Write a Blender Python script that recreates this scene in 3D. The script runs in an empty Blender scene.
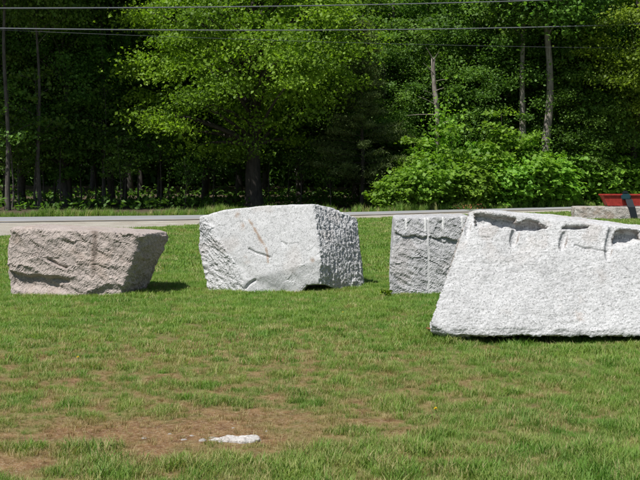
import bpy, bmesh, math, random
import numpy as np
from mathutils import Vector, Matrix

# ------------------------------------------------------------------ camera, sky, sun, exposure
scene = bpy.context.scene
COL = scene.collection
R = math.radians
CAM_H = 1.6
cam_d = bpy.data.cameras.new('camera')
cam = bpy.data.objects.new('camera', cam_d)
COL.objects.link(cam)
cam.location = (0, 0, CAM_H)
cam.rotation_euler = (R(90 - 3.64), 0, 0)
cam_d.sensor_width = 36
cam_d.lens = 61.9
cam_d.clip_end = 3000
scene.camera = cam

SUN_AZ = R(222)          # compass style, from +Y towards +X: behind the camera to the left
SUN_EL = R(61)
world = bpy.data.worlds.new('World')
scene.world = world
world.use_nodes = True
wn = world.node_tree
sky = wn.nodes.new('ShaderNodeTexSky')
sky.sky_type = 'NISHITA'
sky.sun_disc = False
sky.sun_elevation = SUN_EL
sky.sun_rotation = SUN_AZ
bg = wn.nodes['Background']
bg.inputs[1].default_value = 0.06
wn.links.new(sky.outputs[0], bg.inputs[0])
sun_d = bpy.data.lights.new('sun', 'SUN')
sun_d.energy = 5.0
sun_d.angle = R(0.53)
sun_d.color = (1.0, 0.97, 0.92)
sun = bpy.data.objects.new('sun', sun_d)
COL.objects.link(sun)
to_sun = Vector((math.sin(SUN_AZ) * math.cos(SUN_EL), math.cos(SUN_AZ) * math.cos(SUN_EL), math.sin(SUN_EL)))
sun.rotation_euler = to_sun.to_track_quat('Z', 'Y').to_euler()
vs = scene.view_settings
vs.view_transform = 'Standard'
vs.look = 'None'
vs.gamma = 1
vs.exposure = 0.4
cy = scene.cycles
cy.max_bounces = 6
cy.diffuse_bounces = 3
cy.transmission_bounces = 4
cy.transparent_max_bounces = 8
cy.use_denoising = True

rng = np.random.default_rng(7)
random.seed(7)

# ------------------------------------------------------------------ helpers
def tag(o, label=None, cat=None, group=None, kind=None):
    if label: o['label'] = label
    if cat: o['category'] = cat
    if group: o['group'] = group
    if kind: o['kind'] = kind
    return o

def link(name, mesh, mat=None, parent=None, loc=None):
    o = bpy.data.objects.new(name, mesh)
    COL.objects.link(o)
    if mat is not None and len(mesh.materials) == 0: mesh.materials.append(mat)
    if parent is not None: o.parent = parent
    if loc is not None: o.location = loc
    return o

def empty(name, loc=(0, 0, 0)):
    o = bpy.data.objects.new(name, None)
    COL.objects.link(o)
    o.location = loc
    return o

def mesh_np(name, v, f, smooth=False):
    v = np.asarray(v, np.float32); f = np.asarray(f, np.int32)
    m = bpy.data.meshes.new(name)
    m.vertices.add(len(v)); m.vertices.foreach_set('co', v.ravel())
    k = f.shape[1]
    m.loops.add(f.size); m.loops.foreach_set('vertex_index', f.ravel())
    m.polygons.add(len(f)); m.polygons.foreach_set('loop_start', np.arange(0, f.size, k, dtype=np.int32))
    m.update(calc_edges=True)
    if smooth: m.polygons.foreach_set('use_smooth', np.ones(len(f), bool))
    m.validate()
    return m

def attr(m, name, vals):
    a = m.attributes.new(name, 'FLOAT', 'POINT')
    a.data.foreach_set('value', np.asarray(vals, np.float32))

_perm = np.random.default_rng(3).permutation(4096).astype(np.int64)
def _hash(i, j, k):
    return _perm[(_perm[(_perm[i & 4095] + j) & 4095] + k) & 4095]
_grad = np.random.default_rng(5).normal(size=(4096, 3)); _grad /= np.linalg.norm(_grad, axis=1, keepdims=True)
def perlin(p):
    p = np.asarray(p, float)
    i = np.floor(p).astype(np.int64); f = p - i
    u = f * f * f * (f * (f * 6 - 15) + 10)
    out = 0
    for dx in (0, 1):
        for dy in (0, 1):
            for dz in (0, 1):
                g = _grad[_hash(i[:, 0] + dx, i[:, 1] + dy, i[:, 2] + dz)]
                d = f - np.array([dx, dy, dz])
                w = (u[:, 0] if dx else 1 - u[:, 0]) * (u[:, 1] if dy else 1 - u[:, 1]) * (u[:, 2] if dz else 1 - u[:, 2])
                out = out + w * (g * d).sum(1)
    return out * 1.5
def fbm(p, o=4, gain=0.5):
    a, s, r = 1.0, 0.0, 0.0
    p = np.asarray(p, float).copy()
    for _ in range(o):
        s = s + a * perlin(p); p = p * 2.03 + 11.7; a *= gain
    return s
_jit = np.random.default_rng(9).random((4096, 3))
def facets(p, seed=0):
    """chipped stone: each cell is a randomly tilted plane; returns height"""
    p = np.asarray(p, float) + seed * 17.3
    i = np.floor(p).astype(np.int64)
    best = np.full(len(p), 1e9); h = np.zeros(len(p))
    for dx in (-1, 0, 1):
        for dy in (-1, 0, 1):
            for dz in (-1, 0, 1):
                c = i + np.array([dx, dy, dz])
                hh = _hash(c[:, 0], c[:, 1], c[:, 2])
                q = c + _jit[hh]
                d = p - q
                dist = (d * d).sum(1)
                g = _grad[(hh * 7 + 13) & 4095]
                hv = (d * g).sum(1) + (_jit[hh, 0] - 0.5) * 0.5
                m = dist < best
                best = np.where(m, dist, best); h = np.where(m, hv, h)
    return h
def sstep(a, b, x):
    t = np.clip((x - a) / (b - a), 0, 1); return t * t * (3 - 2 * t)

# ------------------------------------------------------------------ materials
class NT:
    def __init__(self, name):
        self.m = bpy.data.materials.new(name); self.m.use_nodes = True
        self.t = self.m.node_tree; self.t.nodes.clear()
        self.out = self.n('ShaderNodeOutputMaterial')
    def n(self, typ, **kw):
        nd = self.t.nodes.new(typ)
        for k, v in kw.items():
            if k.startswith('i_'):
                key = k[2:]; key = int(key) if key.isdigit() else key.replace('_', ' ')
                nd.inputs[key].default_value = v
            else: setattr(nd, k, v)
        return nd
    def l(self, a, b): self.t.links.new(a, b)
    def noise(self, vec, scale, detail=3, rough=0.55):
        nd = self.n('ShaderNodeTexNoise', i_Scale=scale, i_Detail=detail, i_Roughness=rough)
        if vec is not None: self.l(vec, nd.inputs['Vector'])
        return nd.outputs[0]
    def ramp(self, fac, stops):
        nd = self.n('ShaderNodeValToRGB'); cr = nd.color_ramp
        while len(cr.elements) < len(stops): cr.elements.new(0.5)
        for e, (p, c) in zip(cr.elements, stops):
            e.position = p; e.color = (c[0], c[1], c[2], 1) if hasattr(c, '__len__') else (c, c, c, 1)
        self.l(fac, nd.inputs[0]); return nd.outputs[0]
    def mix(self, fac, a, b, mode='MIX'):
        nd = self.n('ShaderNodeMix', data_type='RGBA', blend_type=mode)
        for src, idx in ((fac, 0), (a, 6), (b, 7)):
            if hasattr(src, 'links'): self.l(src, nd.inputs[idx])
            elif isinstance(src, (int, float)): nd.inputs[idx].default_value = src
            else: nd.inputs[idx].default_value = (*src, 1)
        return nd.outputs[2]
    def math(self, op, a, b=0.0, clamp=False):
        nd = self.n('ShaderNodeMath', operation=op, use_clamp=clamp)
        for src, idx in ((a, 0), (b, 1)):
            if hasattr(src, 'links'): self.l(src, nd.inputs[idx])
            else: nd.inputs[idx].default_value = src
        return nd.outputs[0]
    def attr(self, name, typ='GEOMETRY'):
        nd = self.n('ShaderNodeAttribute', attribute_name=name, attribute_type=typ)
        return nd.outputs['Fac']
    def obj(self): return self.n('ShaderNodeTexCoord').outputs['Object']
    def pos(self): return self.n('ShaderNodeNewGeometry').outputs['Position']
    def bsdf(self, color, rough=0.8, bump=None, strength=0.3, dist=0.01, metallic=0.0, spec=0.3):
        b = self.n('ShaderNodeBsdfPrincipled')
        if hasattr(color, 'links'): self.l(color, b.inputs['Base Color'])
        else: b.inputs['Base Color'].default_value = (*color, 1)
        if hasattr(rough, 'links'): self.l(rough, b.inputs['Roughness'])
        else: b.inputs['Roughness'].default_value = rough
        b.inputs['Metallic'].default_value = metallic
        b.inputs['Specular IOR Level'].default_value = spec
        if bump is not None:
            bp = self.n('ShaderNodeBump', i_Strength=strength, i_Distance=dist)
            self.l(bump, bp.inputs['Height']); self.l(bp.outputs[0], b.inputs['Normal'])
        self.l(b.outputs[0], self.out.inputs[0]); return b

def granite(name, light, mid, dark, rust=(0.22, 0.12, 0.05), bump=0.5):
    m = NT(name); p = m.obj()
    big = m.noise(p, 2.2, 4, 0.6)
    med = m.noise(p, 22, 4, 0.65)
    fine = m.noise(p, 120, 2, 0.6)
    base = m.mix(m.ramp(big, [(0.35, 0), (0.7, 1)]), mid, light)
    vor = m.n('ShaderNodeTexVoronoi', i_Scale=105.0); m.l(p, vor.inputs['Vector'])
    sep = m.n('ShaderNodeSeparateColor'); m.l(vor.outputs['Color'], sep.inputs[0])
    speck = m.ramp(sep.outputs[0], [(0.0, 1), (0.13, 1), (0.2, 0)])
    base = m.mix(m.math('MULTIPLY', speck, 0.65), base, dark)
    pale = m.ramp(sep.outputs[1], [(0.7, 0), (0.8, 1)])
    base = m.mix(m.math('MULTIPLY', pale, 0.35), base, tuple(min(1, c * 1.35) for c in light))
    mot = m.ramp(m.noise(p, 7, 5, 0.7), [(0.40, 0), (0.62, 1)])
    base = m.mix(m.math('MULTIPLY', mot, 0.26), base, tuple(c * 0.72 for c in mid))
    grime = m.ramp(med, [(0.3, 1), (0.5, 0)])
    base = m.mix(m.math('MULTIPLY', grime, 0.4), base, dark)
    base = m.mix(m.attr('rust'), base, rust)
    base = m.mix(m.attr('stain'), base, tuple(c * 0.35 for c in mid))  # stains, plus shade put into the colour of block side and scallops
    base = m.mix(m.attr('fresh'), base, (0.62, 0.62, 0.61))
    h = m.math('ADD', m.math('MULTIPLY', m.noise(p, 40, 6, 0.75), 0.9), m.math('MULTIPLY', fine, 0.3))
    m.bsdf(base, 0.85, h, bump, 0.012)
    return m.m

M = {}
M['granite_white'] = granite('white_granite', (0.51, 0.51, 0.515), (0.425, 0.425, 0.43), (0.17, 0.17, 0.17))
M['granite_grey'] = granite('grey_granite', (0.40, 0.40, 0.405), (0.34, 0.34, 0.345), (0.13, 0.13, 0.135))
M['granite_pink'] = granite('pinkish_granite', (0.40, 0.345, 0.315), (0.31, 0.265, 0.24), (0.13, 0.11, 0.10))
M['granite_slab'] = granite('tan_granite', (0.36, 0.34, 0.31), (0.30, 0.275, 0.25), (0.14, 0.12, 0.11))
M['granite_pale'] = granite('pale_granite', (0.50, 0.48, 0.46), (0.40, 0.38, 0.36), (0.2, 0.19, 0.17))

def leaf_mat(name, cols, trans=0.35, rough=0.55):
    """cols: dark, mid, light leaf colours"""
    m = NT(name)
    oi = m.n('ShaderNodeObjectInfo')
    rnd = m.attr('leaf')
    c = m.ramp(rnd, [(0.0, cols[0]), (0.5, cols[1]), (1.0, cols[2])])
    hsv = m.n('ShaderNodeHueSaturation')
    m.l(c, hsv.inputs['Color'])
    m.l(m.math('ADD', 0.492, m.math('MULTIPLY', oi.outputs['Random'], 0.022)), hsv.inputs['Hue'])
    m.l(m.math('ADD', 0.85, m.math('MULTIPLY', oi.outputs['Random'], 0.3)), hsv.inputs['Value'])
    d = m.n('ShaderNodeBsdfPrincipled'); m.l(hsv.outputs[0], d.inputs['Base Color'])
    d.inputs['Roughness'].default_value = rough; d.inputs['Specular IOR Level'].default_value = 0.3
    t = m.n('ShaderNodeBsdfTranslucent')
    m.l(m.mix(1.0, hsv.outputs[0], (1.25, 1.35, 0.55), 'MULTIPLY'), t.inputs['Color'])
    mx = m.n('ShaderNodeMixShader', i_0=trans); m.l(d.outputs[0], mx.inputs[1]); m.l(t.outputs[0], mx.inputs[2])
    m.l(mx.outputs[0], m.out.inputs[0])
    return m.m
M['leaf_maple'] = leaf_mat('maple_leaf', [(0.085, 0.145, 0.014), (0.165, 0.26, 0.02), (0.245, 0.35, 0.035)], 0.48)
M['leaf_dark'] = leaf_mat('forest_leaf', [(0.05, 0.105, 0.016), (0.10, 0.195, 0.028), (0.165, 0.275, 0.045)], 0.45)
M['leaf_bush'] = leaf_mat('sapling_leaf', [(0.085, 0.175, 0.018), (0.16, 0.30, 0.03), (0.24, 0.39, 0.05)], 0.45)
M['leaf_pine'] = leaf_mat('pine_needle', [(0.08, 0.125, 0.035), (0.12, 0.175, 0.05), (0.15, 0.21, 0.07)], 0.3)

def bark_mat(name, a, b):
    m = NT(name); p = m.obj()
    mp = m.n('ShaderNodeMapping'); mp.inputs['Scale'].default_value = (1, 1, 0.22); m.l(p, mp.inputs[0])
    n1 = m.noise(mp.outputs[0], 16, 5, 0.65); n2 = m.noise(p, 3, 3)
    c = m.mix(m.ramp(n1, [(0.35, 0), (0.65, 1)]), a, b)
    c = m.mix(m.ramp(n2, [(0.45, 0), (0.7, 0.5)]), c, tuple(x * 0.6 for x in a))
    m.bsdf(c, 0.9, n1, 0.8, 0.03)
    return m.m
M['bark_dark'] = bark_mat('dark_bark', (0.028, 0.024, 0.02), (0.07, 0.06, 0.05))
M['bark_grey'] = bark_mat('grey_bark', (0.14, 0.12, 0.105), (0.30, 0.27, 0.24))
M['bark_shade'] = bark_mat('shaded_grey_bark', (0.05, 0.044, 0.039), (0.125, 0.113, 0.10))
M['bark_dead'] = bark_mat('dead_wood', (0.15, 0.125, 0.105), (0.33, 0.295, 0.26))

def ground_mat():
    m = NT('lawn_and_litter'); p = m.pos()
    n1 = m.noise(p, 9, 5, 0.65); n2 = m.noise(p, 60, 4, 0.7); n3 = m.noise(p, 0.7, 3)
    green = m.mix(m.ramp(n1, [(0.3, 0), (0.7, 1)]), (0.08, 0.11, 0.025), (0.14, 0.16, 0.045))
    green = m.mix(m.ramp(n3, [(0.4, 0), (0.65, 0.5)]), green, (0.13, 0.13, 0.04))
    moss = m.mix(m.ramp(n1, [(0.35, 0), (0.6, 1)]), (0.105, 0.05, 0.018), (0.21, 0.125, 0.055))
    moss = m.mix(m.ramp(n2, [(0.52, 0), (0.66, 0.75)]), moss, (0.36, 0.29, 0.19))
    moss = m.mix(m.ramp(n2, [(0.3, 0.7), (0.42, 0)]), moss, (0.07, 0.045, 0.02))
    c = m.mix(m.attr('dry'), green, moss)
    lit = m.mix(m.ramp(n1, [(0.35, 0), (0.65, 1)]), (0.045, 0.035, 0.022), (0.10, 0.075, 0.045))
    c = m.mix(m.attr('litter'), c, lit)
    m.bsdf(c, 0.95, m.math('ADD', n1, n2), 0.6, 0.03)
    return m.m
M['ground'] = ground_mat()

def road_mat():
    m = NT('asphalt'); p = m.pos()
    n1 = m.noise(p, 0.8, 4, 0.6); n2 = m.noise(p, 90, 3, 0.7)
    c = m.mix(m.ramp(n1, [(0.35, 0), (0.7, 1)]), (0.19, 0.195, 0.205), (0.25, 0.255, 0.265))
    c = m.mix(m.ramp(n2, [(0.4, 0), (0.7, 0.5)]), c, (0.32, 0.32, 0.32))
    m.bsdf(c, 0.85, n2, 0.4, 0.01)
    return m.m
M['road'] = road_mat()
def gravel_mat(name, a, b, d):
    m = NT(name); p = m.pos()
    n1 = m.noise(p, 1.3, 5, 0.65); n2 = m.noise(p, 45, 4, 0.75)
    c = m.mix(m.ramp(n1, [(0.35, 0), (0.65, 1)]), a, b)
    c = m.mix(m.ramp(n2, [(0.35, 0.8), (0.5, 0)]), c, d)
    m.bsdf(c, 0.95, n2, 0.8, 0.03)
    return m.m
M['gravel'] = gravel_mat('sandy_gravel', (0.30, 0.27, 0.22), (0.42, 0.40, 0.35), (0.17, 0.14, 0.11))

def plain(name, c, rough=0.6, metallic=0.0, var=0.25, scale=14):
    m = NT(name); p = m.obj(); n = m.noise(p, scale, 4, 0.6)
    col = m.mix(m.ramp(n, [(0.35, 0), (0.7, var)]), c, tuple(x * 0.5 for x in c))
    m.bsdf(col, rough, n, 0.15, 0.01, metallic)
    return m.m
M['wire'] = plain('weathered_cable', (0.19, 0.20, 0.225), 0.5, 0.2)
M['pole'] = bark_mat('pole_wood', (0.12, 0.09, 0.06), (0.2, 0.16, 0.12))
M['red'] = plain('red_paint', (0.42, 0.045, 0.035), 0.6, 0, 0.9, 9)
M['black'] = plain('black_rubber', (0.012, 0.017, 0.022), 0.6)
M['teal'] = plain('dark_teal_plastic', (0.02, 0.06, 0.075), 0.4)
M['yellow'] = plain('dandelion_petals', (0.75, 0.52, 0.01), 0.7)
M['stem'] = plain('weed_stem', (0.10, 0.17, 0.03), 0.6)
M['weed'] = plain('lime_weed_leaf', (0.22, 0.33, 0.02), 0.5)
M['brown_leaf'] = plain('reddish_dead_leaf', (0.24, 0.09, 0.04), 0.8)
M['yellow_line'] = plain('worn_yellow_paint', (0.38, 0.27, 0.10), 0.8, 0, 0.8, 4)

# ------------------------------------------------------------------ terrain, road
FX = np.array([-400, -60, -30, -18, -10.7, -4.2, 0.74, 6.5, 10.7, 20, 30, 60, 400.])
FY = np.array([-30, 26, 32.6, 35.2, 36.7, 38.4, 40.9, 44.4, 47.0, 52, 56, 66, 160.])
# near edge of the asphalt and near edge of the sandy shoulder, by x
NX = np.array([-400, -30, -9.65, -3.8, 0.69, 6.1, 10.1, 20, 30, 60, 400.])
NY = np.array([-35, 28.9, 33.2, 34.9, 37.8, 41.7, 44.3, 49.2, 53, 63, 156.])
GX = np.array([-400, -30, -12, -7.5, -6.65, -6.1, -5.45, -4.5, -3.43, 0.65, 5.75, 9.3, 20, 30, 60, 400.])
GY = np.array([-38, 22, 25.2, 25.9, 27.1, 28.2, 29.6, 30.6, 31.2, 35.4, 39.4, 41.4, 46.8, 51, 61, 154.])
def smooth_interp(xs, ys):
    xx = np.linspace(-400, 400, 16001)
    yy = np.interp(xx, xs, ys)
    k = np.ones(31) / 31
    for _ in range(2):
        yy = np.convolve(np.pad(yy, 15, 'edge'), k, 'valid')
    return lambda x: np.interp(x, xx, yy)
far_y, near_y, grav_y = smooth_interp(FX, FY), smooth_interp(NX, NY), smooth_interp(GX, GY)

def height(x, y):
    x = np.asarray(x, float); y = np.asarray(y, float)
    p = np.stack([x * 0.35, y * 0.35, 0 * x], 1)
    h = 0.035 * perlin(p) + 0.012 * perlin(p * 4.1 + 5)
    g = grav_y(x)
    h = h * (1 - sstep(-3, -0.5, y - g)) * sstep(-400, 0, y + 400)
    # a low grass bank before the shoulder where the lawn meets the road
    bank = np.exp(-((y - (g - 2.2)) / 1.3) ** 2) * sstep(-6.5, -4.5, x) * sstep(0, -3, x) * 0.05
    bank = bank + 0.085 * np.exp(-(((x - 1.13) / 0.22) ** 2 + ((y - 10.15) / 0.30) ** 2))
    f = far_y(x)
    # shallow ditch then gently rising forest floor
    h = h + bank - 0.10 * np.exp(-((y - f - 1.6) / 0.7) ** 2) + 0.6 * sstep(4, 60, y - f)
    return h

PATCH = (-0.85, 6.75)
def dryness(x, y):
    x = np.asarray(x, float); y = np.asarray(y, float)
    z = 0 * x
    n = fbm(np.stack([x * 1.6, y * 1.6, z + 3], 1), 4, 0.6)
    n2 = fbm(np.stack([x * 5, y * 5, z + 9], 1), 3, 0.6)
    r = np.sqrt(((x - PATCH[0]) / 1.25) ** 2 + ((y - PATCH[1] - 0.06 * np.sin(3 * x)) / 0.62) ** 2)
    core = sstep(1.15, 0.35, r + 0.75 * n + 0.45 * n2)
    r2 = np.sqrt(((x + 2.0) / 0.75) ** 2 + ((y - 5.9) / 0.28) ** 2)
    core2 = sstep(1.1, 0.5, r2 + 0.4 * n)
    # wider thin, thirsty lawn on the left
    wide = sstep(2.6, 0.6, np.sqrt(((x + 1.2) / 1.9) ** 2 + ((y - 8.0) / 1.9) ** 2) + 0.7 * n) * (0.50 + 0.75 * n2)
    specks = 0.42 * sstep(0.28, 0.7, n + 0.5 * n2)
    mid = sstep(0.15, 0.7, n) * sstep(10.5, 15, y) * 0.42
    return np.clip(np.maximum.reduce([core, core2, wide, specks, mid]), 0, 1)

def grid_lines(segs):
    out = []
    for a, b, n in segs: out += list(np.linspace(a, b, n, endpoint=False))
    return np.array(out + [segs[-1][1]])
gx = grid_lines([(-900, -60, 14), (-60, -12, 40), (-12, -3.4, 40), (-3.4, 4.2, 110), (4.2, 14, 40), (14, 70, 40), (70, 900, 14)])
gy = grid_lines([(-120, 0, 14), (0, 4.6, 20), (4.6, 9, 75), (9, 16, 50), (16, 52, 110), (52, 90, 30), (90, 1500, 24)])
GXX, GYY = np.meshgrid(gx, gy)
xf, yf = GXX.ravel(), GYY.ravel()
v = np.stack([xf, yf, height(xf, yf)], 1)
nx = len(gx); idx = np.arange(len(xf)).reshape(GXX.shape)
f = np.stack([idx[:-1, :-1].ravel(), idx[:-1, 1:].ravel(), idx[1:, 1:].ravel(), idx[1:, :-1].ravel()], 1)
gm = mesh_np('ground', v, f, True)
dry = dryness(xf, yf)
attr(gm, 'dry', np.where(yf < 30, dry, 0.15 * dry))
attr(gm, 'litter', sstep(1.0, 3.0, yf - far_y(xf)))
tag(link('ground', gm, M['ground']), kind='structure')

def strip(name, ya, yb, mat, lift, x0=-60, x1=60, n=260, across=6):
    xs = np.linspace(x0, x1, n)
    vv, ff = [], []
    for x, a, b in zip(xs, ya(xs), yb(xs)):
        ys = np.linspace(a, b, across)
        hs = height(np.full(across, x), ys)
        for y, h in zip(ys, hs): vv.append((x, y, h + lift))
    for i in range(n - 1):
        for j in range(across - 1):
            a = i * across + j
            ff.append((a, a + across, a + across + 1, a + 1))
    return tag(link(name, mesh_np(name, vv, ff, True), mat), kind='structure')
wob = lambda xs: 0.18 * perlin(np.stack([xs * 0.7, xs * 0, xs * 0 + 2], 1)) + 0.09 * perlin(np.stack([xs * 3, xs * 0, xs * 0 + 7], 1))
strip('gravel_shoulder', lambda x: grav_y(x) + wob(x), lambda x: near_y(x) + 0.3, M['gravel'], 0.012, across=30, n=400)
strip('road', lambda x: near_y(x) + 0.9 * wob(x), lambda x: far_y(x) + 0.3 * wob(x + 50), M['road'], 0.03, across=6)
strip('road_marking', lambda x: near_y(x) + 0.16, lambda x: near_y(x) + 0.30, M['yellow_line'], 0.036, across=2)

# ------------------------------------------------------------------ granite blocks
def hull_obj(name, pts):
    bm = bmesh.new()
    for p in pts: bm.verts.new(p)
    r = bmesh.ops.convex_hull(bm, input=bm.verts)
    junk = [g for g in r['geom_interior'] if isinstance(g, bmesh.types.BMVert)]
    bmesh.ops.delete(bm, geom=junk, context='VERTS')
    bmesh.ops.recalc_face_normals(bm, faces=bm.faces)
    m = bpy.data.meshes.new(name); bm.to_mesh(m); bm.free()
    o = bpy.data.objects.new(name, m); COL.objects.link(o)
    return o
def ball_obj(name, c, r, rot=(0, 0, 0), sub=3):
    bm = bmesh.new()
    bmesh.ops.create_icosphere(bm, subdivisions=sub, radius=1)
    mt = Matrix.Translation(c) @ (Matrix.Rotation(rot[2], 4, 'Z') @ Matrix.Rotation(rot[1], 4, 'Y') @ Matrix.Rotation(rot[0], 4, 'X')) @ Matrix.Diagonal((*r, 1))
    bm.transform(mt)
    m = bpy.data.meshes.new(name); bm.to_mesh(m); bm.free()
    o = bpy.data.objects.new(name, m); COL.objects.link(o)
    return o
def rod_obj(name, a, b, r):
    a, b = Vector(a), Vector(b)
    bm = bmesh.new()
    bmesh.ops.create_cone(bm, segments=14, radius1=r, radius2=r, depth=(b - a).length, cap_ends=True)
    bm.transform(Matrix.Translation((a + b) / 2) @ (b - a).to_track_quat('Z', 'Y').to_matrix().to_4x4())
    m = bpy.data.meshes.new(name); bm.to_mesh(m); bm.free()
    o = bpy.data.objects.new(name, m); COL.objects.link(o)
    return o

def stone(name, pts, cuts, mat, voxel, shape_fn, paint_fn, origin, label, cat='boulder', group=None, smooth=3):
    base = hull_obj('stone_base', pts)
    for c in cuts:
        md = base.modifiers.new('cut', 'BOOLEAN'); md.operation = 'DIFFERENCE'; md.object = c; md.solver = 'EXACT'
    rm = base.modifiers.new('remesh', 'REMESH'); rm.mode = 'VOXEL'; rm.voxel_size = voxel
    dg = bpy.context.evaluated_depsgraph_get()
    me = bpy.data.meshes.new_from_object(base.evaluated_get(dg))
    for o in [base] + cuts: bpy.data.objects.remove(o)
    n = len(me.vertices)
    co = np.empty(n * 3, np.float32); me.vertices.foreach_get('co', co); co = co.reshape(-1, 3).astype(float)
    ed = np.empty(len(me.edges) * 2, np.int32); me.edges.foreach_get('vertices', ed); ed = ed.reshape(-1, 2)
    def relax(a, it):
        a = a.copy()
        deg = np.bincount(ed.ravel(), minlength=n)[:, None]
        for _ in range(it):
            s = np.zeros_like(a)
            for k in range(a.shape[1]):
                s[:, k] = np.bincount(ed[:, 0], a[ed[:, 1], k], n) + np.bincount(ed[:, 1], a[ed[:, 0], k], n)
            a = 0.4 * a + 0.6 * s / deg
        return a
    co = relax(co, smooth)
    me.vertices.foreach_set('co', co.astype(np.float32).ravel()); me.update()
    nr = np.empty(n * 3, np.float32); me.vertices.foreach_get('normal', nr); nr = nr.reshape(-1, 3).astype(float)
    nr = relax(nr, 6); nr /= np.linalg.norm(nr, axis=1, keepdims=True) + 1e-9
    d = shape_fn(co, nr)
    if d.ndim == 2: co2 = co + d
    else: co2 = co + nr * d[:, None]
    rust, stain, fresh = paint_fn(co, nr)
    org = np.array(origin)
    me.vertices.foreach_set('co', (co2 - org).astype(np.float32).ravel())
    me.polygons.foreach_set('use_smooth', np.zeros(len(me.polygons), bool))
    me.update(); me.name = name
    attr(me, 'rust', np.clip(rust, 0, 1)); attr(me, 'stain', np.clip(stain, 0, 1)); attr(me, 'fresh', np.clip(fresh, 0, 1))
    me.materials.clear()
    o = link(name, me, mat, loc=origin)
    return tag(o, label, cat, group)

def seg_dist(x, z, pts):
    """distance in the x-z plane to a polyline"""
    best = np.full(len(x), 1e9)
    for (x0, z0), (x1, z1) in zip(pts[:-1], pts[1:]):
        dx, dz = x1 - x0, z1 - z0
        t = np.clip(((x - x0) * dx + (z - z0) * dz) / (dx * dx + dz * dz), 0, 1)
        best = np.minimum(best, np.hypot(x - x0 - t * dx, z - z0 - t * dz))
    return best
def ridge(p, o=4, gain=0.55):
    """angular, hackly break: folded noise"""
    a, r = 1.0, 0.0
    p = np.asarray(p, float).copy()
    for _ in range(o):
        r = r + a * (0.5 - 1.6 * np.abs(perlin(p))); p = p * 2.1 + 7.3; a *= gain
    return r
TILT = np.array([[0.8, 0.0, 0.6], [0.0, 1.0, 0.0], [-0.6, 0.0, 0.8]])
def rough(co, amp, scale, seed=0):
    q = (co @ TILT) * np.array([0.7, 1.0, 1.7]) + seed * 3.1
    return amp * 0.6 * facets(q * scale, seed) + amp * 0.75 * ridge(q * scale * 1.3, 4, 0.6)

# --- pinkish block at the left
def px(x, y, Y): return ((x - 320) / 1100 * Y, Y, CAM_H - (y - 170) / 1100 * Y)
def s1_shape(co, nr):
    front = sstep(0.2, 0.7, -nr[:, 1])
    q = co @ np.array([[0.8, 0.0, 0.6], [0.0, 1.0, 0.0], [-0.6, 0.0, 0.8]]) * np.array([0.75, 1.0, 1.6])
    d = 0.014 * facets(q * 4.5, 1) + 0.020 * ridge(q * 4.5 + 3, 5, 0.62)
    x, z = co[:, 0], co[:, 2]
    # a ledge: the lower left of the front is broken back under an uneven line
    line = 0.30 - 0.10 * (x + 3.85) + 0.04 * perlin(np.stack([x * 5, 0 * x, 0 * x], 1))
    led = sstep(0.02, -0.02, z - line) * sstep(0.0, 0.13, z - line + 0.24) * sstep(-3.05, -3.3, x) * front
    d -= 0.075 * led
    d -= 0.05 * sstep(0.12, 0.02, np.abs(z - 0.02 - 0.06 * np.sin(x * 9))) * front * sstep(-3.1, -2.9, x) * 0.8
    # diagonal split
    c = seg_dist(x, z, [(-3.42, 0.47), (-3.30, 0.40), (-3.2, 0.37)])
    d -= 0.05 * np.exp(-(c / 0.018) ** 2) * front
    top = sstep(0.6, 0.9, nr[:, 2])
    return d * (1 - 0.75 * top)
def s1_paint(co, nr):
    x, z = co[:, 0], co[:, 2]
    n = fbm(co * 9, 3)
    st = np.exp(-((x + 2.845 + 0.02 * n) / 0.028) ** 2) * sstep(0.2, 0.5, z + 0.15 * n) * (nr[:, 1] < 0) * 0.8
    ru = 0.18 * sstep(0.2, 0.7, fbm(co * 2.5 + 4, 3)) + 0.5 * st
    return ru, st, np.zeros(len(co))
stone('granite_block',
      [(-3.89, 13.80, -0.06), (-3.97, 13.95, 0.55), (-3.93, 13.93, 0.86), (-3.90, 14.0, 0.885),
       (-2.55, 13.72, -0.06), (-2.24, 13.88, 0.795), (-2.30, 13.86, 0.80), (-2.06, 14.66, 0.78), (-2.025, 14.70, 0.70),
       (-2.36, 14.6, -0.06), (-2.2, 15.1, 0.78), (-2.6, 15.1, -0.06), (-3.7, 15.05, -0.06), (-3.8, 15.1, 0.86)],
      [ball_obj('cutter', (-2.06, 14.35, 0.26), (0.22, 0.6, 0.30), (0, R(8), R(-12)))],
      M['granite_pink'], 0.016, s1_shape, s1_paint, (-3.0, 14.3, 0.0),
      'pinkish grey granite block with dark vertical stain and shaded undercut end', group='granite blocks set out on the lawn')

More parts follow.
